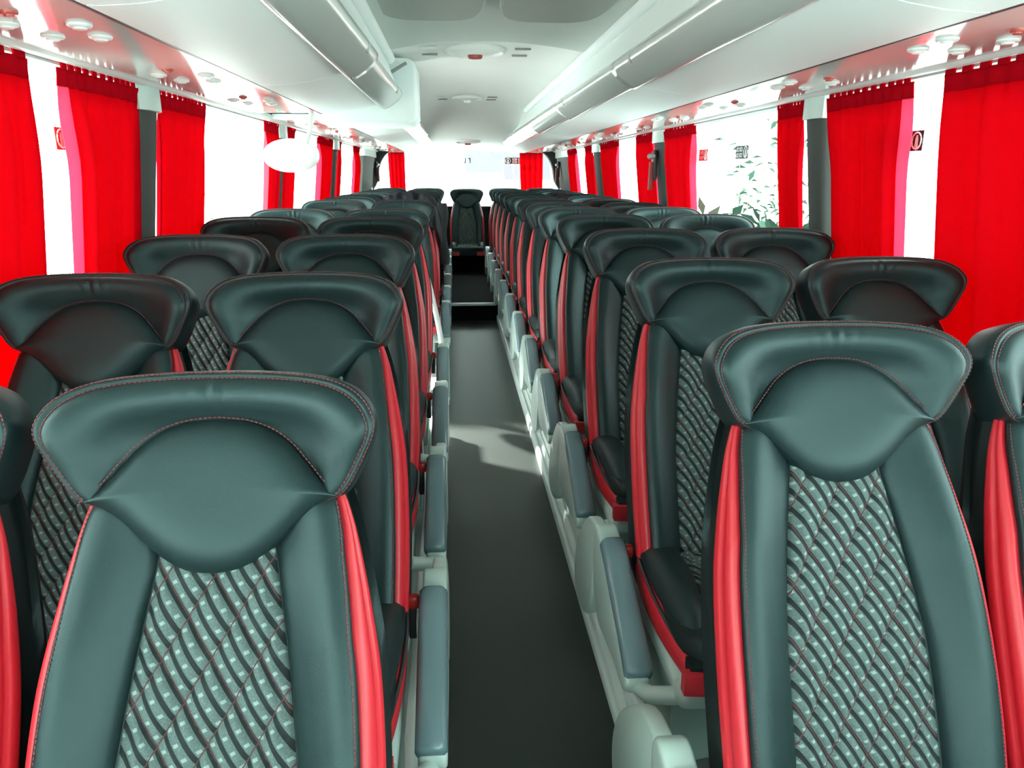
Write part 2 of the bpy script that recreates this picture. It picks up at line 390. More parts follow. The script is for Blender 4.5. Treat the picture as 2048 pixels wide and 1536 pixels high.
# ------------------------------------------------------------------ luggage racks
MODL = 1.62
def rack_z(t): return 0.0
def rack(s, y0, y1, name, label, ends, lamp_ys):
    t = thing(name, label, 'luggage rack', (s*0.8, y0, 1.7))
    T = Vector((s*0.8, y0, 1.7))
    def L(p): return tuple(Vector(p)-T)
    # upper carcass between handrail and ceiling
    mb = MB(); ys = [y0, y1] if y1 < 7 else [y0, 6.6, 7.4, 8.2, 8.9, y1]
    sec = [(0.445, 1.825), (0.452, 1.86), (0.475, 1.93), (0.482, 1.975), (0.50, 2.03), (1.22, 2.03), (1.22, 1.78), (0.60, 1.76)]
    mb.grid([[L((s*x, y, min(z, cz0(y)-0.004 if z < 1.95 else cz0(y)+0.0))) for x, z in sec] for y in ys], closed=True, cap=True)
    mb.build('rack_body', M['rack'], t)
    # cove strip under the ceiling
    mb = MB(); rows = []
    for y in ([y0, min(y1, 6.9)]):
        rows.append([L((s*(0.470+0.026*math.cos(a)), y, 1.962+0.026*math.sin(a))) for a in [2*math.pi*k/10 for k in range(10)]])
    mb.grid(rows, closed=True, cap=True); mb.build('cove_strip', M['rack'], t)
    # flap panels, handrail sections
    e = list(ends)
    for a, b in zip(e, e[1:]):
        mb = MB(); a2, b2 = a+0.003, b-0.003
        rows = []
        N = 14
        for i in range(N+1):
            y = lerp(a2, b2, i/N)
            bulge = 0.0
            pts = [(0.815, 1.712), (0.812, 1.704), (0.78, 1.704), (0.72, 1.708), (0.65, 1.718), (0.58, 1.732), (0.535, 1.742), (0.50, 1.757)]
            rows.append([L((s*x, y, z)) for x, z in pts] + [L((s*0.50, y, 1.79)), L((s*0.815, y, 1.79))])
        mb.grid(rows, closed=True, cap=True); mb.build('flap_panel', M['rack'], t)
        mb = MB(); rows = []
        for i in range(29):
            q = i/28
            y = lerp(a2, b2, q)
            w = math.sin(math.pi*min(1, q*1.0))**0.8
            k = 0.92+0.30*(q**1.6) if True else 1
            end = math.sqrt(max(0.0, 1-((q-0.965)/0.035)**2)) if q > 0.965 else 1
            dx, dz = 0.026*(k-1)/0.3*1.2, 0.020*(k-1)/0.3
            cx, cz = 0.488-dx*0.9, 1.786-dz
            r1, r2 = 0.062*end+0.004, 0.030*end+0.004
            ang = R(-36)
            row = []
            for j in range(20):
                th = 2*math.pi*j/20
                ex, ez = r1*math.copysign(abs(math.cos(th))**0.7, math.cos(th)), r2*math.copysign(abs(math.sin(th))**0.8, math.sin(th))
                row.append(L((s*(cx+ex*math.cos(ang)-ez*math.sin(ang)), y, cz+ex*math.sin(ang)+ez*math.cos(ang))))
            rows.append(row)
        mb.grid(rows, closed=True, cap=True); h = mb.build('hand_rail', M['handrail'], t, angle=60)
        mb = MB(); yy = lerp(a2, b2, 0.80)
        mb.box(L((s*0.423, yy, 1.790)), (0.012, 0.03, 0.028), 0.003, mtx=Matrix.Rotation(s*R(-20), 4, 'Y')); mb.build('rail_clip', M['slot'], h)
    # service panel
    mb = MB()
    sec = [(0.812, 1.722), (0.815, 1.712), (0.84, 1.708), (1.10, 1.706), (1.168, 1.712), (1.168, 1.74), (0.812, 1.74)]
    mb.grid([[L((s*x, y, z)) for x, z in sec] for y in (y0, y1)], closed=True, cap=True); p = mb.build('service_panel', M['psu'], t)
    mb = MB(); mb.box(L((s*0.815, (y0+y1)/2, 1.709)), (0.014, y1-y0-0.01, 0.012), 0.003); mb.build('edge_seal', M['black'], p)
    for y in lamp_ys:
        for dx, dy, kind in ((-.07, 0, 'reading_lamp'), (.07, 0, 'reading_lamp'), (-.05, .14, 'air_vent'), (.05, .14, 'air_vent'), (0, -.12, 'call_button')):
            mb = MB(); r_ = 0.024 if kind != 'call_button' else 0.016
            c = L((s*0.98+dx, y+dy, 1.7065))
            for r0, z0, z1 in ((r_, -0.006, 0.006), (r_*0.6, -0.010, 0.0)):
                ring = lambda z, q: [(c[0]+q*math.cos(a), c[1]+q*math.sin(a), c[2]+z) for a in [2*math.pi*k/16 for k in range(16)]]
                mb.grid([ring(z0, r0*0.85), ring(z0+0.003, r0), ring(z1, r0)], closed=True, cap=True)
            mb.build(kind, M['rail'] if kind != 'call_button' else M['amber'], p)
    return t
rack(1, -1.8, 10.9, 'luggage_rack', 'long white overhead luggage rack on the right, running back to the rear window',
     [-1.8, -0.2, 1.42, 2.96, 4.56, 6.16, 7.76, 9.3, 10.85], [0.9, 1.7, 2.5, 3.3, 4.1, 4.9, 5.7, 6.5, 7.3, 8.1, 8.9, 9.7])
rack(-1, -1.8, 3.98, 'luggage_rack', 'front white overhead luggage rack on the left, ending at the monitor housing',
     [-1.8, 0.1, 1.5, 2.75, 3.94], [0.9, 1.7, 2.5, 3.3])
rack(-1, 4.5, 10.9, 'luggage_rack', 'rear white overhead luggage rack on the left, beyond the monitor housing',
     [4.52, 6.16, 7.76, 9.3, 10.85], [4.9, 5.7, 6.5, 7.3, 8.1, 8.9, 9.7])

# monitor housing hanging at the end of the front left rack
t = thing('monitor_housing', 'large rounded white monitor housing closing the end of the left front rack', 'monitor housing', (-0.62, 4.1, 1.66))
mb = MB(); poly = []
x0, x1, z0, z1, rr = -0.30, 0.275, 0.0, 0.315, 0.05
for cx, cz, a0 in ((x1-rr, z1-rr, 0), (x0+rr*.6, z1-rr, 90), (x0+rr*2.2, z0+rr, 180), (x1-rr, z0+rr, 270)):
    for k in range(7):
        a = R(a0+15*k); poly.append((cx+rr*math.cos(a), cz+rr*math.sin(a)))
mb.prism(poly, 'y', -0.08, 0.30); mb.build('shell', M['rack'], t, bev=0.022, seg=4)
mb = MB(); mb.box((0.19, -0.083, 0.265), (0.09, 0.008, 0.016), 0.003, mtx=Matrix.Rotation(R(-30), 4, 'Y')); mb.build('latch', M['slot'], t)
mb = MB(); mb.box((0.0, 0.302, 0.17), (0.42, 0.01, 0.26), 0.004); mb.build('screen', M['black'], t)

# ------------------------------------------------------------------ ceiling fittings
def disc(mb, c, rx, ry, prof, n=40, tilt=0):
    rows = []
    for q, z in prof: rows.append([(c[0]+rx*q*math.cos(a), c[1]+ry*q*math.sin(a), c[2]+z+tilt*ry*q*math.sin(a)) for a in [2*math.pi*k/n for k in range(n)]])
    idx = mb.grid(rows, closed=True); mb.fan(idx[-1], (c[0], c[1], c[2]+prof[-1][1])); mb.f.append(tuple(idx[0]))
for k, (y, rx, lab) in enumerate(((4.12, 0.155, 'large round ceiling dome with red emergency pull, nearest the camera'), (6.55, 0.125, 'second round ceiling dome with small light, behind the monitor housing'), (9.2, 0.15, 'rearmost round ceiling dome light above the rear window'))):
    z = cz0(y)
    tl = -0.035 if k == 2 else 0
    t = thing('ceiling_dome', lab, 'ceiling dome', (-0.05 if k < 2 else 0.0, y, z), 'ceiling domes')
    mb = MB(); disc(mb, (0, 0, 0.004), rx, rx*1.15, [(1.0, 0.0), (1.0, -0.010), (0.985, -0.022), (0.95, -0.027), (0.90, -0.024), (0.86, -0.012), (0.80, -0.012), (0.6, -0.026), (0.35, -0.034), (0.15, -0.036)], tilt=tl)
    mb.build('cover', M['ceil'], t)
    mb = MB(); disc(mb, (0, -0.02, -0.030), rx*0.24, rx*0.12, [(1, 0.0), (1, -0.012), (0.8, -0.02), (0.2, -0.022)], tilt=tl)
    if k != 1: mb.build('pull_handle', M['amber'], t)
    else: mb.build('lens', M['white'], t)
    if k < 2:
        for sx, dy in ((-1, .05), (1, .05), (-1, -.16), (1, -.16)):
            mb = MB(); mb.box((sx*(rx+0.075), dy, -0.010-0.05*((rx+.075)/.5)**2), (0.08, 0.014, 0.010), 0.004); mb.build('label_plate', M['plastic_w'] if (sx < 0 and dy < 0) else M['slot'], t)
for x, lab in ((-0.245, 'left dark oval roof hatch at the front of the ceiling'), (0.195, 'right dark oval roof hatch at the front of the ceiling')):
    t = thing('roof_hatch', lab, 'roof hatch', (x, 2.55, 2.0), 'roof hatches')
    mb = MB(); poly = []
    for k in range(48):
        a = 2*math.pi*k/48; c_, s_ = math.cos(a), math.sin(a)
        poly.append((0.19*math.copysign(abs(c_)**0.55, c_), 0.55*math.copysign(abs(s_)**0.4, s_)))
    rows = [[(px*q, py*q2, zz) for px, py in poly] for q, q2, zz in ((1.0, 1, 0.01), (1.0, 1, -0.018), (0.985, .99, -0.026), (0.96, .985, -0.026))]
    idx = mb.grid(rows, closed=True); mb.fan(idx[-1], (0, 0, -0.026)); mb.build('panel', M['ceil_dk'], t)
    mb = MB(); mb.tube([(px*1.0, py*1.0, -0.016) for px, py in poly+poly[:1]], 0.007, 6); mb.build('rim', M['plastic'], t)

# ------------------------------------------------------------------ curtains
def curtain(s, top, bot, label, zt=1.690, zb=0.87, hem=0, n_hook=11, seed=0, name='curtain'):
    """top / bot : (y0, y1) spans along the side wall"""
    rnd = random.Random(seed)
    t = thing(name, label, 'curtain', (s*1.19, (top[0]+top[1])/2, zb), 'red window curtains')
    T = Vector(t.location)
    ph = rnd.random()*6; N = 84; K = 6.2 + (top[1]-top[0])*9
    def P(u, z, off=0, amp=1):
        f = (zt-z)/(zt-zb); e = sstep(min(1, f/0.35))*0.75+0.25*f
        y0 = lerp(top[0], bot[0], e); y1 = lerp(top[1], bot[1], e)
        y = lerp(y0, y1, u)
        w = math.sin(u*K*2.0+ph)*0.016+math.sin(u*K*4.7+ph*2+f)*0.007
        w2 = math.sin(u*60+ph)*0.004
        x = 1.203+(1.70-z)*0.125 + lerp(w2, w, sstep(f*5))*amp + off
        return tuple(Vector((s*x, y, z))-T)
    def sheet(u0, u1, z0, z1, th, n, nz):
        mb = MB()
        us = [lerp(u0, u1, i/n) for i in range(n+1)]
        zs = [lerp(z0, z1, k/nz) for k in range(nz+1)]
        mb.grid([[P(u, z) for u in us]+[P(u, z, th) for u in reversed(us)] for z in zs], closed=True, cap=True)
        return mb
    zh = zt-0.045
    u0, u1 = (0.0, 1.0)
    if hem < 0: u0 = 0.10
    if hem > 0: u1 = 0.90
    sheet(u0, u1, zh, zb, 0.002, N, 16).build('cloth', M['curtain'], t, angle=180)
    sheet(0, 1, zt, zh-0.002, 0.0035, N, 3).build('header_tape', M['header'], t, angle=180)
    if hem:
        a, b = (0.0, u0) if hem < 0 else (u1, 1.0)
        sheet(a, b, zh, zb, 0.002, 8, 16).build('pale_hem', M['hem'], t, angle=180)
    for i in range(n_hook):
        u = (i+0.5)/n_hook
        p = Vector(P(u, zt, 0.0))
        mb = MB(); mb.box((p.x, p.y, p.z+0.008), (0.006, 0.62*(top[1]-top[0])/n_hook, 0.024), 0.002); mb.build('gathered_tab', M['header'], t)
    return t
rc = [(1.42, Yr(1873), 1.38, Yr(1868), 0, 'wide red curtain at the near right window, at the right edge of the photo'),
      (Yr(1812), Yr(1645), Yr(1790), Yr(1660), -1, 'red curtain just in front of the first right-hand pillar'),
      (Yr(1604)+.02, Yr(1546), Yr(1600)+.06, Yr(1546), 0, 'red curtain just behind the first right-hand pillar, left of it'),
      (Yr(1384), Yr(1323), Yr(1374), Yr(1324), -1, 'red curtain in front of the second right-hand pillar, right of the hammer'),
      (Yr(1302), Yr(1268), Yr(1306), Yr(1268), -1, 'red curtain behind the second right-hand pillar, beside the red hammer'),
      (Yr(1234), Yr(1196), Yr(1230), Yr(1198), -1, 'red curtain in front of the third right-hand pillar'),
      (Yr(1186)+.1, Yr(1166), Yr(1186)+.1, Yr(1166), 0, 'red curtain just behind the third right-hand pillar'),
      (Yr(1150), Yr(1132), Yr(1150), Yr(1132), -1, 'last red curtain on the right side, against the rear corner pillar')]
for k, (a, b, c, d_, hm, lab) in enumerate(rc): curtain(1, (a, b), (c, d_), lab, hem=hm, seed=k)
lc = [(1.15, Yl(76), 1.15, Yl(98), 0, 'wide red curtain at the near left window, at the left edge of the photo'),
      (Yl(135), Yl(289), Yl(172), Yl(292), -1, 'slanting red curtain in front of the first left-hand pillar'),
      (Yl(328), Yl(424), Yl(332), Yl(430), 0, 'red curtain just behind the first left-hand pillar'),
      (Yl(538), Yl(566), Yl(546), Yl(566), -1, 'red curtain behind the oval mirror, left of the thin pillar'),
      (Yl(576), Yl(598), Yl(576), Yl(600), 0, 'red curtain behind the oval mirror, right of the thin pillar'),
      (Yl(642), Yl(672), Yl(645), Yl(672), -1, 'red curtain right of the oval mirror, in front of a pillar'),
      (Yl(682), Yl(688), Yl(682), Yl(690), 0, 'narrow red curtain behind the pillar right of the oval mirror'),
      (Yl(711), Yl(724), Yl(714), Yl(727), -1, 'last red curtain on the left side, against the rear corner pillar')]
for k, (a, b, c, d_, hm, lab) in enumerate(lc): curtain(-1, (a, b), (c, d_), lab, hem=hm, seed=k+20)
def rear_curtain(x0, x1, lab, seed):
    t = thing('curtain', lab, 'curtain', ((x0+x1)/2, 11.02, 0.95), 'red window curtains')
    def sheet(z0, z1, th, nz):
        mb = MB(); n = 60; rows = []
        for k in range(nz+1):
            z = lerp(z0, z1, k/nz); f = (1.73-z)/0.78
            a = lerp(x0, x0+0.025, f); b = x1
            us = [i/n for i in range(n+1)]
            w = lambda u: 0.010*math.sin(u*26+seed)+0.004*math.sin(u*55+seed)
            rows.append([(lerp(a, b, u)-t.location.x, w(u), z-0.95) for u in us]+[(lerp(a, b, u)-t.location.x, w(u)+th, z-0.95) for u in reversed(us)])
        mb.grid(rows, closed=True, cap=True); return mb
    sheet(1.70, 0.97, 0.002, 6).build('cloth', M['curtain'], t, angle=180)
    sheet(1.735, 1.695, 0.0035, 2).build('header_tape', M['header'], t, angle=180)
rear_curtain(-1.085, -0.85, 'red curtain hanging at the left of the rear window', 1)
rear_curtain(0.76, 1.09, 'red curtain hanging at the right of the rear window', 4)

# ------------------------------------------------------------------ seats
prof_t = [(0.20, -0.355), (0.36, -0.325), (0.45, -0.295), (0.55, -0.253), (0.70, -0.182), (0.85, -0.104), (0.95, -0.053), (1.05, -0.015), (1.15, 0.012), (1.22, 0.035)]
def prof(z): return catmull(prof_t, z)
hw_t = [(0.30, 0.215), (0.36, 0.228), (0.45, 0.235), (0.60, 0.237), (0.75, 0.230), (0.85, 0.212), (0.93, 0.193), (0.98, 0.177), (1.02, 0.170)]
def hw(z): return catmull(hw_t, z)
CS = [(0, 0.0), (0.24, 0.0), (0.46, 0.006), (0.66, 0.036), (0.78, 0.048), (0.87, 0.040), (0.94, 0.014), (0.985, -0.022), (1.0, -0.060)]
def cs(k):
    a = catmull([(i, c[0]) for i, c in enumerate(CS)], k); b = catmull([(i, c[1]) for i, c in enumerate(CS)], k); return a, b
def bz(z): return itp([(0.36, 0.9), (0.6, 1.0), (0.8, 0.9), (0.95, 0.55), (1.02, 0.4)], z)
def body(k, z, off=0.0):
    """point on the backrest front; k signed cross-section parameter"""
    s = 1 if k >= 0 else -1; k = abs(k)
    r, n = cs(k); r2, n2 = cs(min(8, k+0.05)); r1, n1 = cs(max(0, k-0.05))
    h = hw(z); m = bz(z)
    du, dn = (r2-r1)*h, (n2*(m if n2 > 0 else 1)-n1*(m if n1 > 0 else 1))
    l = math.hypot(du, dn) or 1; nu, nn = -dn/l, du/l
    u = r*h+nu*off; nv = n*(m if n > 0 else 1)+nn*off
    dz = 0.05; sl = (prof(z+dz)-prof(z-dz))/(2*dz); c = 1/math.hypot(1, sl)
    return Vector((s*u, prof(z)-nv*c, z+nv*sl*c))
ME = {}
# shell
rows = []
for i in range(30):
    z = lerp(0.30, 1.01, i/29)
    r = [body(k, z, -0.006) for k in [-8, -7.4, -6.8, -6, -5, -4, -3, -2, -1, 0, 1, 2, 3, 4, 5, 6, 6.8, 7.4, 8]]
    th = itp([(0.3, 0.13), (0.6, 0.115), (1.0, 0.075)], z); h = hw(z)
    for a, b in ((1.0, 0.75), (0.97, 0.95), (0.85, 1.06), (0.4, 1.1), (0, 1.1), (-0.4, 1.1), (-0.85, 1.06), (-0.97, 0.95), (-1.0, 0.75)):
        r.append(Vector((a*h, prof(z)+th*b, z)))
    rows.append(r)
mb = MB(); mb.grid(rows, closed=True, cap=True); ME['backrest'] = mb.mesh('backrest', M['leather_dark'], angle=75)
def patch(kL, kR, z0, z1, nk, nz, puff, edge=0.22, zedge=0.03, lo=-0.005, quilt=False, two=False):
    rows, uvs = [], []
    for j in range(nz+1):
        z = lerp(z0, z1, j/nz); a, b = kL(z), kR(z); r, uu = [], []
        for i in range(nk+1):
            s = i/nk; k = lerp(a, b, s)
            e = min(1, min(s, 1-s)/edge); f = math.sqrt(max(0, 1-(1-e)**2))
            g = min(1, min(z-z0, z1-z)/zedge); g = math.sqrt(max(0, 1-(1-g)**2))
            h = f*g
            off = lo+(puff-lo)*h
            p0 = body(k, z, 0)
            if quilt:
                A = p0.x/QU+z/QV; B = p0.x/QU-z/QV
                off = lo+(0.0035-lo)*h + 0.015*h*sstep(min(s, 1-s)/0.12)*(abs(math.sin(math.pi*A)*math.sin(math.pi*B))**0.42)
                off += 0.0022*h*math.sin(2*math.pi*3.0*A-1.0)
            if two: off -= 0.005*h*math.exp(-((s-0.55)/0.07)**2)
            r.append(body(k, z, off)); uu.append((p0.x, z))
        rows.append(r); uvs.append(uu)
    mb = MB(); mb.grid(rows, uvs); return mb
def fk(z): return itp([(0.45, 2.22), (0.65, 2.15), (0.9, 1.72), (1.0, 1.6)], z)
ME['fabric_panel'] = patch(lambda z: -fk(z), lambda z: fk(z), 0.34, 0.965, 72, 190, 0.004, edge=0.05, quilt=True).mesh('fabric_panel', M['fabric'], angle=180)
for s, nm in ((-1, 'l'), (1, 'r')):
    fz = lambda z: itp([(0.3, 5.15), (0.80, 5.15), (0.9, 5.5), (0.975, 6.0)], z)
    ME['bolster'+nm] = patch(lambda z: s*(fk(z)+0.03), lambda z: s*(fz(z)-0.04), 0.33, 0.985, 20, 60, 0.007, edge=0.16).mesh('side_bolster', M['leather'], angle=180)
    ME['red'+nm] = patch(lambda z: s*fz(z), lambda z: s*itp([(0.3, 7.0), (0.85, 7.0), (0.985, 6.75)], z), 0.33, 0.992, 14, 60, 0.006, edge=0.3, two=True).mesh('red_insert', M['red'], angle=180)

# headrest : wings wrapped forward
HT = 1.15
hp = [(0, 0), (.06, .001), (.12, .0055), (.163, .013), (.193, .025), (.214, .043), (.2255, .066), (.2245, .088), (.214, .113), (.2, .140), (.184, .164), (.165, .176), (.12, .186), (.06, .196), (0, .199)]
half = smooth_poly(hp, 7)
HEAD = half + [(-x, v) for x, v in reversed(half[1:-1])]
def hmap(u, v, n):
    z = HT-v
    n2 = n+0.050*(abs(u)/0.2275)**2.2*catmull([(-.1, .6), (0, 0.8), (.07, 1), (.17, .8), (.27, .55)], v)
    dz = 0.05; sl = (prof(z+dz)-prof(z-dz))/(2*dz); c = 1/math.hypot(1, sl)
    return Vector((u, prof(z)-n2*c, z+n2*sl*c))
HR = [(0.45, -0.088), (0.8, -0.084), (0.95, -0.076), (0.99, -0.062), (1.005, -0.030), (1.01, -0.008), (1.0, 0.008), (0.978, 0.016), (0.962, 0.0165), (0.955, 0.015), (0.945, 0.018), (0.92, 0.026), (0.88, 0.0315), (0.82, 0.0335), (0.75, 0.030), (0.68, 0.021), (0.6, 0.008), (0.5, 0.002), (0.35, 0.002), (0.2, 0.002)]
def hring(sc, n):
    out = []
    for u, v in HEAD:
        uu, vv = u*sc, 0.172+(v-0.172)*sc
        nn = n
        lw = sstep((vv-0.10)/0.05)*sstep((0.165-abs(uu))/0.03)
        if n > 0.016: nn = 0.016+(n-0.016)*(1-0.55*sstep((vv-0.07)/0.09))
        if n > 0: nn = lerp(nn, min(nn, 0.004), lw)
        if n > 0.012 and sc < 0.95 and vv < 0.075: nn += 0.0028*math.exp(-(u/0.05)**2)*math.sin(u*230+0.6)*math.exp(-((sc-0.83)/0.1)**2)
        out.append(hmap(uu, vv, nn))
    return out
mb = MB(); idx = mb.grid([hring(a, b) for a, b in HR], closed=True)
mb.fan(idx[-1], hmap(0, 0.172, 0.004)); mb.fan(list(reversed(idx[0])), hmap(0, .172, -0.088))
ME['headrest'] = mb.mesh('headrest', M['leather'], angle=180)
# central shield pad
arch = smooth_poly([(0, .066), (.04, .070), (.075, .082), (.104, .102), (.127, .128), (.148, .153), (.170, .1725)], 6)
bowl = smooth_poly([(.170, .1725), (.147, .181), (.120, .200), (.094, .224), (.066, .246), (.034, .2615), (0, .266)], 6)
hs = arch+bowl[1:]
SH = hs+[(-x, v) for x, v in reversed(hs[1:-1])]
def seg_d(p, a, b):
    ax, ay = b[0]-a[0], b[1]-a[1]; t = max(0, min(1, ((p[0]-a[0])*ax+(p[1]-a[1])*ay)/(ax*ax+ay*ay+1e-12)))
    return math.hypot(p[0]-a[0]-t*ax, p[1]-a[1]-t*ay)
def out_d(p): return min(seg_d(p, SH[i], SH[(i+1) % len(SH)]) for i in range(len(SH)))
def sh_n(u, v): return 0.012+0.009*sstep((v-0.08)/0.17)+0.027*(1-math.exp(-out_d((u, v))/0.016))
mb = MB(); rows = [[hmap(u, v, -0.012) for u, v in SH]]
for sc in (1.0, .985, .965, .94, .91, .87, .82, .76, .69, .61, .52, .43, .34, .25, .17, .1, .05):
    rows.append([hmap(u*sc, 0.165+(v-0.165)*sc, sh_n(u*sc, 0.165+(v-0.165)*sc)) for u, v in SH])
idx = mb.grid(rows, closed=True)
mb.fan(idx[-1], hmap(0, .165, sh_n(0, .165))); ME['headrest_pad'] = mb.mesh('headrest_pad', M['leather'], angle=180)
# stitching : dashes along the outer seam and over the arch
mb = MB()
def dashes(pts, step, r=0.0011):
    acc = 0; a = None
    for p, q in zip(pts, pts[1:]):
        mb.tube([lerp(p, q, .12), lerp(p, q, .80)], r, 4)
def resample(pts, step):
    out = [pts[0]]; acc = 0
    for p, q in zip(pts, pts[1:]):
        d = (q-p).length
        while acc+d >= step:
            t_ = (step-acc)/d; p = lerp(p, q, t_); out.append(p); d = (q-p).length; acc = 0
        acc += d
    return out
n_h = len(HEAD)
for sc, n in ((0.948, 0.0185), (0.992, 0.0125)):
    ring = hring(sc, n); top = ring[n_h//2+14:]+ring[:n_h//2-14]
    dashes(resample(top, 0.0065), 0.0065)
ar = [hmap(u*1.03, 0.165+(v-0.165)*1.035, 0.016) for u, v in [(-x, v) for x, v in reversed(arch[1:])]+arch]
dashes(resample(ar, 0.0065), 0.0065)
for s in (-1, 1):
    dashes(resample([body(s*(itp([(0.3, 5.15), (0.80, 5.15), (0.9, 5.5), (0.975, 6.0)], z)-0.55), z, 0.0078) for z in [lerp(0.97, 0.36, i/50) for i in range(51)]], 0.0065), 0.0065)
ME['stitching'] = mb.mesh('stitching', M['thread'], smooth=False)

# cushion
def rloop(hx, hy0, hy1, p=5, n=40):
    out = []
    cy, hy = (hy0+hy1)/2, (hy1-hy0)/2
    for k in range(n):
        a = 2*math.pi*k/n; c_, s_ = math.cos(a), math.sin(a)
        out.append((hx*math.copysign(abs(c_)**(2/p), c_), cy+hy*math.copysign(abs(s_)**(2/p), s_)))
    return out
def slab(hx, y0, y1, zs, top=None):
    mb = MB(); rows = []
    for q, z in zs: rows.append([(x*q, (y0+y1)/2+(y-(y0+y1)/2)*q, z+(top(x*q, y) if top else 0)) for x, y in rloop(hx, y0, y1)])
    idx = mb.grid(rows, closed=True); mb.fan(idx[-1], (0, (y0+y1)/2, zs[-1][1])); mb.f.append(tuple(idx[0])); return mb
ME['seat_cushion'] = slab(0.222, -0.70, -0.20, [(0.95, 0.315), (0.985, 0.32), (1.0, 0.345), (1.0, 0.385), (0.985, 0.408), (0.95, 0.420), (0.85, 0.424), (0.4, 0.424)]).mesh('seat_cushion', M['leather_dark'], angle=180)
rows, uvs = [], []
for j in range(91):
    y = lerp(-0.66, -0.235, j/90); r, uu = [], []
    for i in range(61):
        x = lerp(-0.135, 0.135, i/60)
        e = min(1, min(i, 60-i)/6, min(j, 90-j)/5); e = math.sqrt(1-(1-e)**2)
        A = x/QU+y/QV; B = x/QU-y/QV
        z = 0.418+e*(0.012+0.008*(abs(math.sin(math.pi*A)*math.sin(math.pi*B))**0.45)+0.002*math.sin(5*math.pi*A))
        r.append((x, y, z - 0.02*sstep((-0.60-y)/0.07))); uu.append((x, y))
    rows.append(r); uvs.append(uu)
mb = MB(); mb.grid(rows, uvs); ME['cushion_fabric'] = mb.mesh('cushion_fabric', M['fabric'], angle=180)
for s, nm in ((-1, 'l'), (1, 'r')):
    # side wing of the cushion, a long lens, with piping and the red skirt beneath
    rows = []
    for j in range(25):
        q = j/24; y = lerp(-0.20, -0.66, q)
        w = 0.012+0.040*math.sin(math.pi*min(1, 0.16+q*0.80))**0.8
        zt = 0.425+0.045*math.sin(math.pi*(0.12+0.75*(1-q)))-0.03*sstep((q-0.8)/0.2)
        zb_ = 0.395-0.03*q
        cx = 0.178
        rows.append([(s*(cx+w*math.cos(a)), y, (zt+zb_)/2+(zt-zb_)/2*math.sin(a)) for a in [2*math.pi*k/16 for k in range(16)]])
    mb = MB(); mb.grid(rows, closed=True, cap=True); ME['wing'+nm] = mb.mesh('cushion_wing', M['leather'], angle=70)
    mb = MB(); mb.tube([(s*(0.181+0.012+0.040*math.sin(math.pi*min(1, 0.16+q*0.80))**0.8), lerp(-0.20, -0.665, q), 0.418-0.055*q**2.2) for q in [i/20 for i in range(21)]], 0.0045, 8); ME['piping'+nm] = mb.mesh('piping', M['black'])
    rows = []
    for q in [i/16 for i in range(17)]:
        y = lerp(-0.20, -0.70, q); zt = 0.418-0.055*q**2.2
        x = 0.183+0.012+0.036*math.sin(math.pi*min(1, 0.16+q*0.80))**0.8
        rows.append([(s*(x-0.01), y, zt), (s*x, y, zt-0.006), (s*(x+0.002), y, lerp(zt, .315, .5)), (s*(x-0.004), y, 0.318), (s*(x-.02), y, 0.318)])
    mb = MB(); mb.grid(rows, closed=True, cap=True)
    fr = [[(s*x, -0.714-0.010*(1-(x/.23)**4), z) for x in (0.226, 0.20, 0.17, 0.14, 0.115)]+[(s*x, -0.69, z) for x in (0.115, 0.14, 0.17, 0.20, 0.226)] for z in (0.318, 0.34, 0.366)]
    mb.grid(fr, closed=True, cap=True); ME['skirt'+nm] = mb.mesh('red_skirt', M['red'], angle=60)
mb = MB(); mb.grid([[(x, -0.700-0.012*(1-(x/.21)**4), z) for x in [-.21+.42*i/12 for i in range(13)]]+[(x, -0.66, z) for x in [.21-.42*i/12 for i in range(13)]] for z in (0.318, 0.345, 0.375)], closed=True, cap=True)
ME['front_skirt'] = mb.mesh('front_skirt', M['leather_dark'], angle=60)

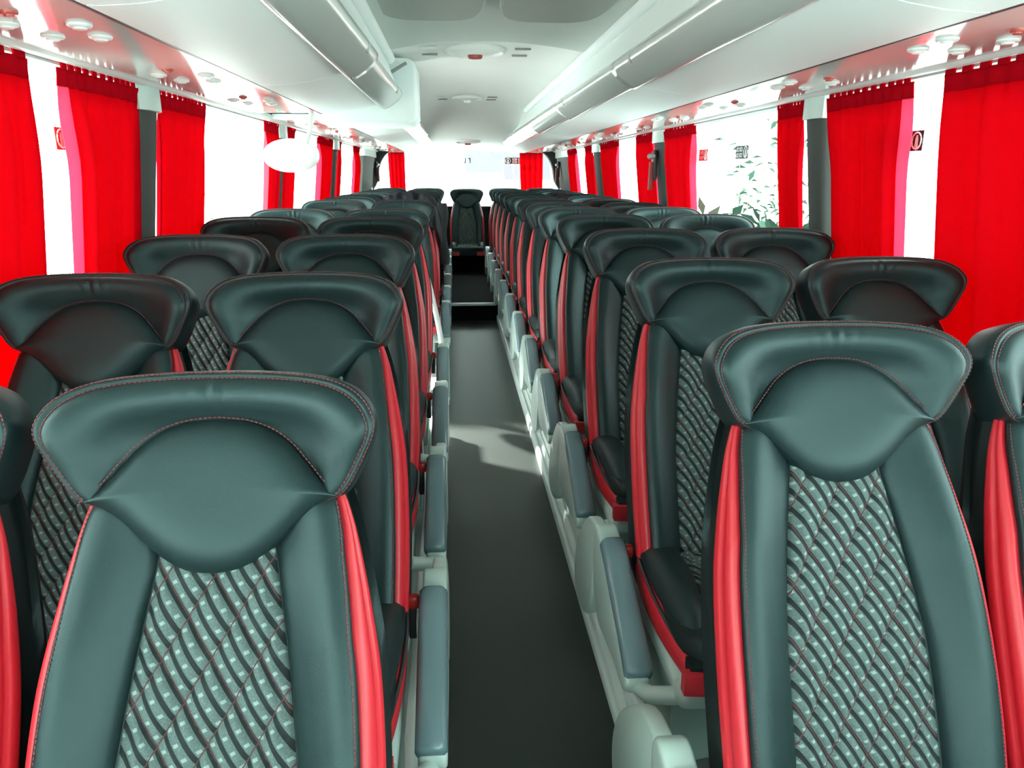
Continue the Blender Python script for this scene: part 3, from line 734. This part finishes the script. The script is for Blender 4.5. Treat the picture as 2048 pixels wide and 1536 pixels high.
# frame
mb = MB(); mb.box((0, -0.44, 0.285), (0.45, 0.50, 0.055), 0.02, 3)
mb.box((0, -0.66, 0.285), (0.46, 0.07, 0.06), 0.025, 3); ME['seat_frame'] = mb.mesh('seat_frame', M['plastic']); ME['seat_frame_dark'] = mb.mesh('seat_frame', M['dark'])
for s, nm in ((-1, 'l'), (1, 'r')):
    # aisle side pedestal below the cushion
    mb = MB()
    mb.grid([[(s*x, y, z) for x, y in pl] for z, pl in ((0.268, [(-0.02, -0.60), (0.222, -0.60), (0.222, -0.28), (-0.02, -0.28)]), (0.20, [(-0.01, -0.585), (0.216, -0.60), (0.216, -0.30), (-0.01, -0.30)]),
             (0.12, [(0.03, -0.57), (0.214, -0.60), (0.214, -0.33), (0.03, -0.33)]), (0.03, [(0.06, -0.57), (0.214, -0.60), (0.214, -0.34), (0.06, -0.34)]))], closed=True, cap=True)
    ME['pedestal'+nm] = mb.mesh('pedestal', M['plastic_mid'], bev=0.008)
    # armrest, swung down beside the cushion
    ax = s*0.288; AZ = -0.085
    side = smooth_poly([(-0.150, .500), (-0.165, .530), (-0.20, .540), (-0.27, .515), (-0.36, .475), (-0.46, .430), (-0.545, .386), (-0.585, .355), (-0.588, .325), (-0.56, .305), (-0.50, .305), (-0.42, .300), (-0.33, .290), (-0.25, .285), (-0.19, .33), (-0.155, .42)], 4)
    side = [(y, z+AZ) for y, z in side]
    mb = MB(); mb.prism(side, 'x', (ax-0.026 if s > 0 else ax-0.032), (ax+0.032 if s > 0 else ax+0.026)); ME['arm'+nm] = mb.mesh('armrest', M['plastic'], bev=0.009, seg=3)
    top = [(-0.245, .528), (-0.31, .505), (-0.38, .471), (-0.46, .435), (-0.535, .396), (-0.585, .362)]
    rows = []
    tp = [(y, z+AZ) for y, z in smooth_poly(top, 5)]
    for i, (y, z) in enumerate(tp):
        q = i/(len(tp)-1); e = min(1, (0.012+min(q, 1-q))/0.06); e = math.sqrt(1-(1-e)**2)*0.5+0.5
        hx, hz = 0.033*e, 0.026*e
        sl = R(26)
        row = []
        for k in range(16):
            a = 2*math.pi*k/16; c_, s_ = math.cos(a), math.sin(a)
            ox, oz = hx*math.copysign(abs(c_)**.6, c_), hz*math.copysign(abs(s_)**.7, s_)
            row.append((ax+ox, y-oz*math.sin(sl)*-1*-1, z-0.010+oz*math.cos(sl)))
        rows.append(row)
    mb = MB(); mb.grid(rows, closed=True, cap=True); ME['pad'+nm] = mb.mesh('arm_pad', M['pad'], angle=70)
    cov = smooth_poly([(-0.165, .53), (-0.05, .50), (0.09, .38), (0.155, .27), (0.15, .185), (0.09, .15), (-0.05, .18), (-0.14, .30), (-0.165, .53)], 4)[:-1]
    cov = [(y, z+AZ) for y, z in cov]
    mb = MB(); mb.prism(cov, 'x', ax-s*0.006, ax+s*0.030); ME['cover'+nm] = mb.mesh('side_shroud', M['plastic'], bev=0.009, seg=3)
    mb = MB()
    mb.tube([(s*0.19, -0.655, 0.275), (s*0.235, -0.648, 0.268), (s*0.27, -0.62, 0.25), (s*0.288, -0.575, 0.24)], [0.022, 0.021, 0.02, 0.018], 10)
    mb.box((ax, -0.562, 0.240), (0.056, 0.05, 0.03), 0.012, 3); ME['bracket'+nm] = mb.mesh('arm_bracket', M['plastic'])
    mb = MB(); mb.box((s*0.240, -0.235, 0.400), (0.026, 0.024, 0.034), 0.007, 2); ME['buckle'+nm] = mb.mesh('belt_buckle', M['buckle'])
    mb = MB(); mb.box((s*0.236, -0.232, 0.345), (0.02, 0.018, 0.09), 0.005, 2); ME['stalk'+nm] = mb.mesh('belt_stalk', M['black'])
    # leg plate holding the window seat to the wall
    mb = MB(); mb.box((s*0.16, -0.42, 0.16), (0.03, 0.22, 0.25), 0.008, 2); ME['leg'+nm] = mb.mesh('leg_plate', M['plastic'])

def seat(x, Y, arm, label, group, z=None, aisle=True, cat='coach seat', legs=True):
    t = thing('coach_seat', label, cat, (x, Y, base_h(Y) if z is None else z), group)
    obj('backrest', ME['backrest'], t)
    h = obj('headrest', ME['headrest'], t); obj('headrest_pad', ME['headrest_pad'], t)
    if Y < 6: obj('stitching', ME['stitching'], h)
    obj('fabric_panel', ME['fabric_panel'], t)
    for nm in 'lr':
        obj('side_bolster', ME['bolster'+nm], t); obj('red_insert', ME['red'+nm], t)
    c = obj('seat_cushion', ME['seat_cushion'], t); obj('cushion_fabric', ME['cushion_fabric'], c)
    obj('front_skirt', ME['front_skirt'], c)
    for nm in 'lr':
        w = obj('cushion_wing', ME['wing'+nm], t); 
        obj('piping', ME['piping'+nm], w); obj('red_skirt', ME['skirt'+nm], w)
    if legs: obj('seat_frame', ME['seat_frame'], t)
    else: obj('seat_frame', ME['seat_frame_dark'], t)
    if aisle:
        nm = 'r' if arm > 0 else 'l'
        a = obj('armrest', ME['arm'+nm], t); obj('arm_pad', ME['pad'+nm], a); obj('side_shroud', ME['cover'+nm], t); obj('arm_bracket', ME['bracket'+nm], a)
        obj('pedestal', ME['pedestal'+nm], t)
        b = obj('belt_buckle', ME['buckle'+nm], t); obj('belt_stalk', ME['stalk'+nm], b)
    elif legs:
        for nm in 'lr': obj('leg_plate', ME['leg'+nm], t)
    return t
ORD = ['front', 'second', 'third', 'fourth', 'fifth', 'sixth', 'seventh', 'eighth', 'ninth', 'tenth', 'eleventh', 'twelfth']
LY = [1.055, 1.825, 2.60, 3.375, 4.14, 5.56, 6.33, 7.10, 7.87, 8.64, 9.41]
RY = [1.25+0.77*i for i in range(12)]
LX = {0: -0.508, 1: -0.520}; RX = {0: 0.487, 1: 0.520}
for i, y in enumerate(LY):
    lab = 'black leather aisle seat of the left bank, %s row from the camera' % ORD[i]
    if i == 6: lab = 'black leather aisle seat of the left bank with a dark jacket over its headrest'
    seat(LX.get(i, -0.530), y, 1, lab, 'left bank aisle seats')
    seat(LX.get(i, -0.530)-0.484, y, 1, 'black leather window seat of the left bank, %s row from the camera' % ORD[i], 'left bank window seats', aisle=False)
for i, y in enumerate(RY):
    seat(RX.get(i, 0.530), y, -1, 'black leather aisle seat of the right bank, %s row from the camera' % ORD[i], 'right bank aisle seats')
    seat(RX.get(i, 0.530)+0.484, y, -1, 'black leather window seat of the right bank, %s row from the camera' % ORD[i], 'right bank window seats', aisle=False)
for x, lab in ((-1.03, 'black leather seat in the left corner of the rear bench row'), (-0.53, 'black leather seat of the rear row, second from the left'), (0, 'black leather seat facing straight down the aisle, middle of the rear row'), (0.53, 'black leather seat of the rear row, second from the right'), (1.03, 'black leather seat in the right corner of the rear bench row')):
    seat(x, 10.62, 1, lab, 'rear row seats', z=0.085 if x else 0.075, aisle=False, legs=bool(x))
mb = MB(); mb.box((0, 10.2, 0.25), (0.44, 0.46, 0.15), 0.01); o = mb.build('rear_plinth', M['dark']); tag(o, 'dark carpeted plinth under the middle seat of the rear row', 'plinth')

# ------------------------------------------------------------------ jacket over a headrest
t = thing('jacket', 'dark jacket draped over the headrest of a left aisle seat', 'jacket', (-0.50, 6.33, 0.09))
mb = MB(); rows = []
rnd = random.Random(3)
NU, NV = 46, 34
for j in range(NV+1):
    q = j/NV; r = []
    for i in range(NU+1):
        u = lerp(-0.21, 0.265, i/NU)
        fold = 0.014*math.sin(u*48+q*3)+0.008*math.sin(u*95+q*7+1)
        # path over the headrest : front hang, top, back hang
        s_ = lerp(-0.26, 0.22, q)
        edge = max(0, u-0.20)
        zt = 1.175-0.06*(u/0.24)**2-edge*2.4
        fl = 0.30 if u > 0.16 else 0.0
        if s_ < -0.03: y = -0.055-0.05*(u/.24)**2-0.02; z = zt-0.02+(s_+0.03)*(1+1.6*sstep((u-0.08)/0.15))
        elif s_ < 0.09: a = (s_+0.03)/0.12; y = lerp(-0.075-0.05*(u/.24)**2, 0.125, a); z = zt+0.02*math.sin(math.pi*a)+0.006*math.sin(u*60)
        else: y = 0.125; z = zt-0.0-(s_-0.09)
        amp = 1 if s_ < 0.09 else -1
        r.append((u-0.03, y-fold*amp*0.9, z+fold*0.25))
    rows.append(r)
mb.grid(rows)
o = mb.build('cloth', M['cloth'], t, angle=180)
md = o.modifiers.new('thickness', 'SOLIDIFY'); md.thickness = 0.006
md = o.modifiers.new('smooth', 'SUBSURF'); md.levels = 1; md.render_levels = 1
mb = MB(); rows = []
for j in range(14):
    q = j/13; z = lerp(1.10, 0.62, q)
    rows.append([(0.225+0.02*q+(0.045+0.012*math.sin(q*9))*math.cos(a)*(1-0.25*q), -0.05-0.22*q*0.4+(0.06)*math.sin(a)*(1-.3*q)+0.006*math.sin(3*a+q*8), z) for a in [2*math.pi*k/18 for k in range(18)]])
mb.grid(rows, closed=True, cap=True); mb.build('sleeve', M['cloth'], t, angle=70)

# ------------------------------------------------------------------ stairwell hand rail, oval mirror, hammers
mb = MB(); rows = []
for q in [i/24 for i in range(25)]:
    z = lerp(0.90, 0.12, q); y = 4.37+0.02*q; x = -0.345+0.10*math.sin(min(1, q*1.15)*math.pi/2)
    rows.append([(x+0.016*math.cos(a), y+0.05*math.sin(a), z) for a in [2*math.pi*k/14 for k in range(14)]])
rows = [[(p[0]-0.012, p[1], p[2]+0.015) for p in [tuple(0.5*(Vector(p)+Vector(rows[0][7]))) for p in rows[0]]]]+rows
mb.grid(rows, closed=True, cap=True)
tag(mb.build('stairwell_guard', M['white']), 'curved white guard beside the fifth left aisle seat at the door stairwell', 'guard rail')
t = thing('oval_mirror', 'white oval mirror hanging from the left rack by the middle door', 'mirror', (-0.955, 3.88, 1.505))
t.rotation_euler = (R(6), 0, R(168))
mb = MB(); rows = []
for q, yy in ((0.25, 0.035), (0.8, 0.03), (0.97, 0.012), (1.0, -0.005), (0.96, -0.014), (0.90, -0.014)):
    rows.append([(0.142*q*math.cos(a), yy, 0.080*q*math.copysign(abs(math.sin(a))**.85, math.sin(a))) for a in [2*math.pi*k/40 for k in range(40)]])
mb.grid(rows, closed=True, cap=True); mb.build('housing', M['white'], t)
mb = MB(); rows = []
for q, yy in ((0.90, -0.0145), (0.7, -0.03), (0.45, -0.04), (0.2, -0.045)):
    rows.append([(0.142*q*math.cos(a), yy, 0.080*q*math.copysign(abs(math.sin(a))**.85, math.sin(a))) for a in [2*math.pi*k/40 for k in range(40)]])
idx = mb.grid(rows, closed=True); mb.fan(idx[-1], (0, -0.046, 0)); mb.build('mirror_glass', M['chrome'], t)
mb = MB(); mb.tube([(-0.09, 0.025, 0.055), (-0.11, 0.04, 0.09), (-0.12, 0.04, 0.12), (-0.12, 0.03, 0.195)], 0.011, 10); mb.build('bracket', M['plastic_w'], t)
for s, y, lab in ((1, Yr(1311), 'red emergency hammer on the second right-hand pillar'), (1, Yr(1128)+0.5, 'red emergency hammer on the right rear corner pillar'), (-1, Yl(738)+0.9, 'red emergency hammer on the left rear corner pillar')):
    x = s*(wx(1.5)-0.06)
    t = thing('emergency_hammer', lab, 'hammer', (x, y, 1.45), 'emergency hammers')
    mb = MB(); mb.box((0, 0, 0.03), (0.03, 0.07, 0.20), 0.012, 3); mb.build('holder', M['black'], t)
    mb = MB(); mb.tube([(-s*0.02, -0.01, 0.05), (-s*0.026, -0.02, -0.02), (-s*0.026, -0.02, -0.13)], [0.018, 0.015, 0.017], 10); mb.build('grip', M['grip'], t)
    mb = MB(); mb.tube([(-s*0.022, -0.055, 0.09), (-s*0.022, 0.045, 0.09)], [0.012, 0.020], 10); mb.build('head', M['slot'], t)

# ------------------------------------------------------------------ window stickers (flat decals on the glass)
def sticker(pos, ax, w, h, label, red=False, plate=True):
    """ax: 's' on a side wall (extends along y), 'r' on the rear glass (extends along x)"""
    t = thing('window_sticker', label, 'sticker', pos, 'window stickers')
    def bx(u, v, du, dv, d0):
        mb.box((d0 if ax == 's' else u, u if ax == 's' else -d0, v), ((0.0015, du, dv) if ax == 's' else (du, 0.0015, dv)))
    sg = -1 if pos[0] > 0 else 1
    if plate:
        mb = MB(); bx(0, 0, w, h, 0); mb.build('plate', M['sticker_red' if red else 'sticker'], t)
        d0 = 0.002*(sg if ax == 's' else 1)
        mb = MB()
        c = -w/2+h/2 if ax == 's' else -w/2+h/2
        pts = [((d0 if ax == 's' else c+0.4*h*math.cos(a)), (c+0.4*h*math.cos(a) if ax == 's' else -d0), 0.4*h*math.sin(a)) for a in [2*math.pi*k/20 for k in range(21)]]
        mb.tube(pts, h*0.045, 5)
        bx(c, -0.02*h, h*0.22, h*0.34, d0); bx(c, 0.2*h, h*0.14, h*0.14, d0); bx(c-0.07*h, -0.26*h, h*0.1, h*0.18, d0); bx(c+0.09*h, -0.26*h, h*0.1, h*0.18, d0)
        mb.build('pictogram', M['sticker_white'], t)
        x = c+h*0.62; cell = (w/2-x-0.01)/2
        for i in range(2):
            for v in (0.22, -0.22):
                mb = MB(); u = x+cell*(i+0.5)
                bx(u, v*h+h*.12, cell*0.75, h*0.07, d0); bx(u, v*h-h*.12, cell*.75, h*0.07, d0); bx(u-cell*.33, v*h, cell*.1, h*.3, d0); bx(u+cell*.1, v*h, cell*.1, h*.28, d0); bx(u+cell*.34, v*h, cell*.1, h*.3, d0)
                mb.build('glyph', M['sticker_white'], t)
    else:
        for u, k in ((-w/2, 0), (w/2, 1)):
            mb = MB(); bx(u, 0, 0.012, h, 0); bx(u-0.012, -h*0.4 if not k else h*.4, 0.02, 0.014, 0); mb.build('glyph', M['sticker'], t)
def wall_pos(s, y, z): return (s*(wx(z)+0.045), y, z)
sticker(wall_pos(-1, (Yl(105)+Yl(150))/2+0.19, 1.515), 's', Yl(150)-Yl(105), 0.062, 'dark red framed pictogram sticker on the near left window', red=True)
sticker(wall_pos(1, Yr(1815)+0.14, 1.525), 's', 0.17, 0.062, 'black pictogram sticker between the two near right curtains')
sticker(wall_pos(1, (Yr(1502)+Yr(1475))/2+.27, 1.53), 's', Yr(1475)-Yr(1502), 0.064, 'black pictogram sticker on the right window with foliage outside')
sticker(wall_pos(1, (Yr(1408)+Yr(1390))/2+.22, 1.53), 's', Yr(1390)-Yr(1408), 0.064, 'small red sticker on the right window with foliage outside', red=True)
sticker((0.70, 11.165, 1.605), 'r', 0.27, 0.085, 'black pictogram sticker strip on the rear window')
sticker((0.03, 11.165, 1.605), 'r', 0.07, 0.07, 'two small dark marks at the middle of the rear window', plate=False)

# ------------------------------------------------------------------ outside
mb = MB(); mb.box((0, 10, -1.15), (80, 80, 0.1)); o = mb.build('ground', M['ground'], smooth=False); tag(o, kind='structure')
t = thing('building', 'pale lilac building wall behind the rear window', 'building', (1.32, 17.5, -1.1))
mb = MB(); mb.box((0, 1.5, 3.2), (2.45, 3, 1.6)); mb.build('upper_wall', M['building'], t, smooth=False)
mb = MB(); mb.box((0, 1.55, 1.2), (2.4, 3, 2.4)); mb.build('lower_wall', M['ground'], t, smooth=False)
def bush(loc, label, n, spread, leaf, tall, seed):
    rnd = random.Random(seed)
    t = thing('shrub', label, 'shrub', loc)
    st, lf = MB(), MB()
    for k in range(n):
        a = rnd.uniform(0, 6.28); r = spread*math.sqrt(rnd.random()); h = tall*rnd.uniform(0.45, 1)
        b = Vector((r*0.5*math.cos(a), r*0.5*math.sin(a), 0)); e = Vector((r*math.cos(a)+rnd.uniform(-.2, .2), r*math.sin(a)+rnd.uniform(-.2, .2), h))
        m = (b+e)/2+Vector((rnd.uniform(-.1, .1), rnd.uniform(-.1, .1), 0.1))
        st.tube([b, m, e], [0.012, 0.008, 0.004], 5)
        for q in range(22 if tall < 2.5 else 14):
            f = rnd.uniform(0.3, 1); p = lerp(b, m, f*2) if f < .5 else lerp(m, e, f*2-1)
            d = Vector((rnd.gauss(0, 1), rnd.gauss(0, 1), rnd.gauss(0, .6))).normalized(); w = d.cross(Vector((rnd.random(), rnd.random(), 1))).normalized()
            L_ = leaf*rnd.uniform(.6, 1.3)
            c = p+d*0.03
            pts = [c, c+d*L_*.4+w*L_*.22+Vector((0, 0, .02)), c+d*L_, c+d*L_*.4-w*L_*.22+Vector((0, 0, .02))]
            i0 = len(lf.v)
            for x in pts: lf.vert(x)
            lf.f += [(i0, i0+1, i0+2), (i0, i0+2, i0+3)]
    st.build('stem', M['twig'], t); tag(lf.build('foliage', M['leaf'], t, smooth=False), kind='stuff')
bush((3.2, 8.0, -1.1), 'leafy green shrub low outside the right window, the nearer one', 150, 0.9, 0.20, 2.15, 1)
bush((3.9, 9.6, -1.1), 'thin tall leafy sapling outside the right window', 26, 0.8, 0.15, 3.4, 2)
bush((-3.1, 9.6, -1.1), 'thin bare sapling outside the left window', 3, 0.35, 0.06, 2.6, 5)

t = thing('blocker', 'added unseen sun canopy outside the left side of the bus', 'blocker', (-4.35, 6, -1.1))  # out of view, added to shade the left windows so sun enters only the door
mb = MB(); mb.box((0, 0, 4.1), (1.9, 44, 0.12), 0.02); mb.build('roof', M['white'], t)  # flat slab that blocks the sun, no real roof here
for y in (-12, 18):
    mb = MB(); mb.box((0, y, 2.0), (0.12, 0.12, 4.1), 0.01); mb.build('post', M['plastic'], t)  # supports for the added slab
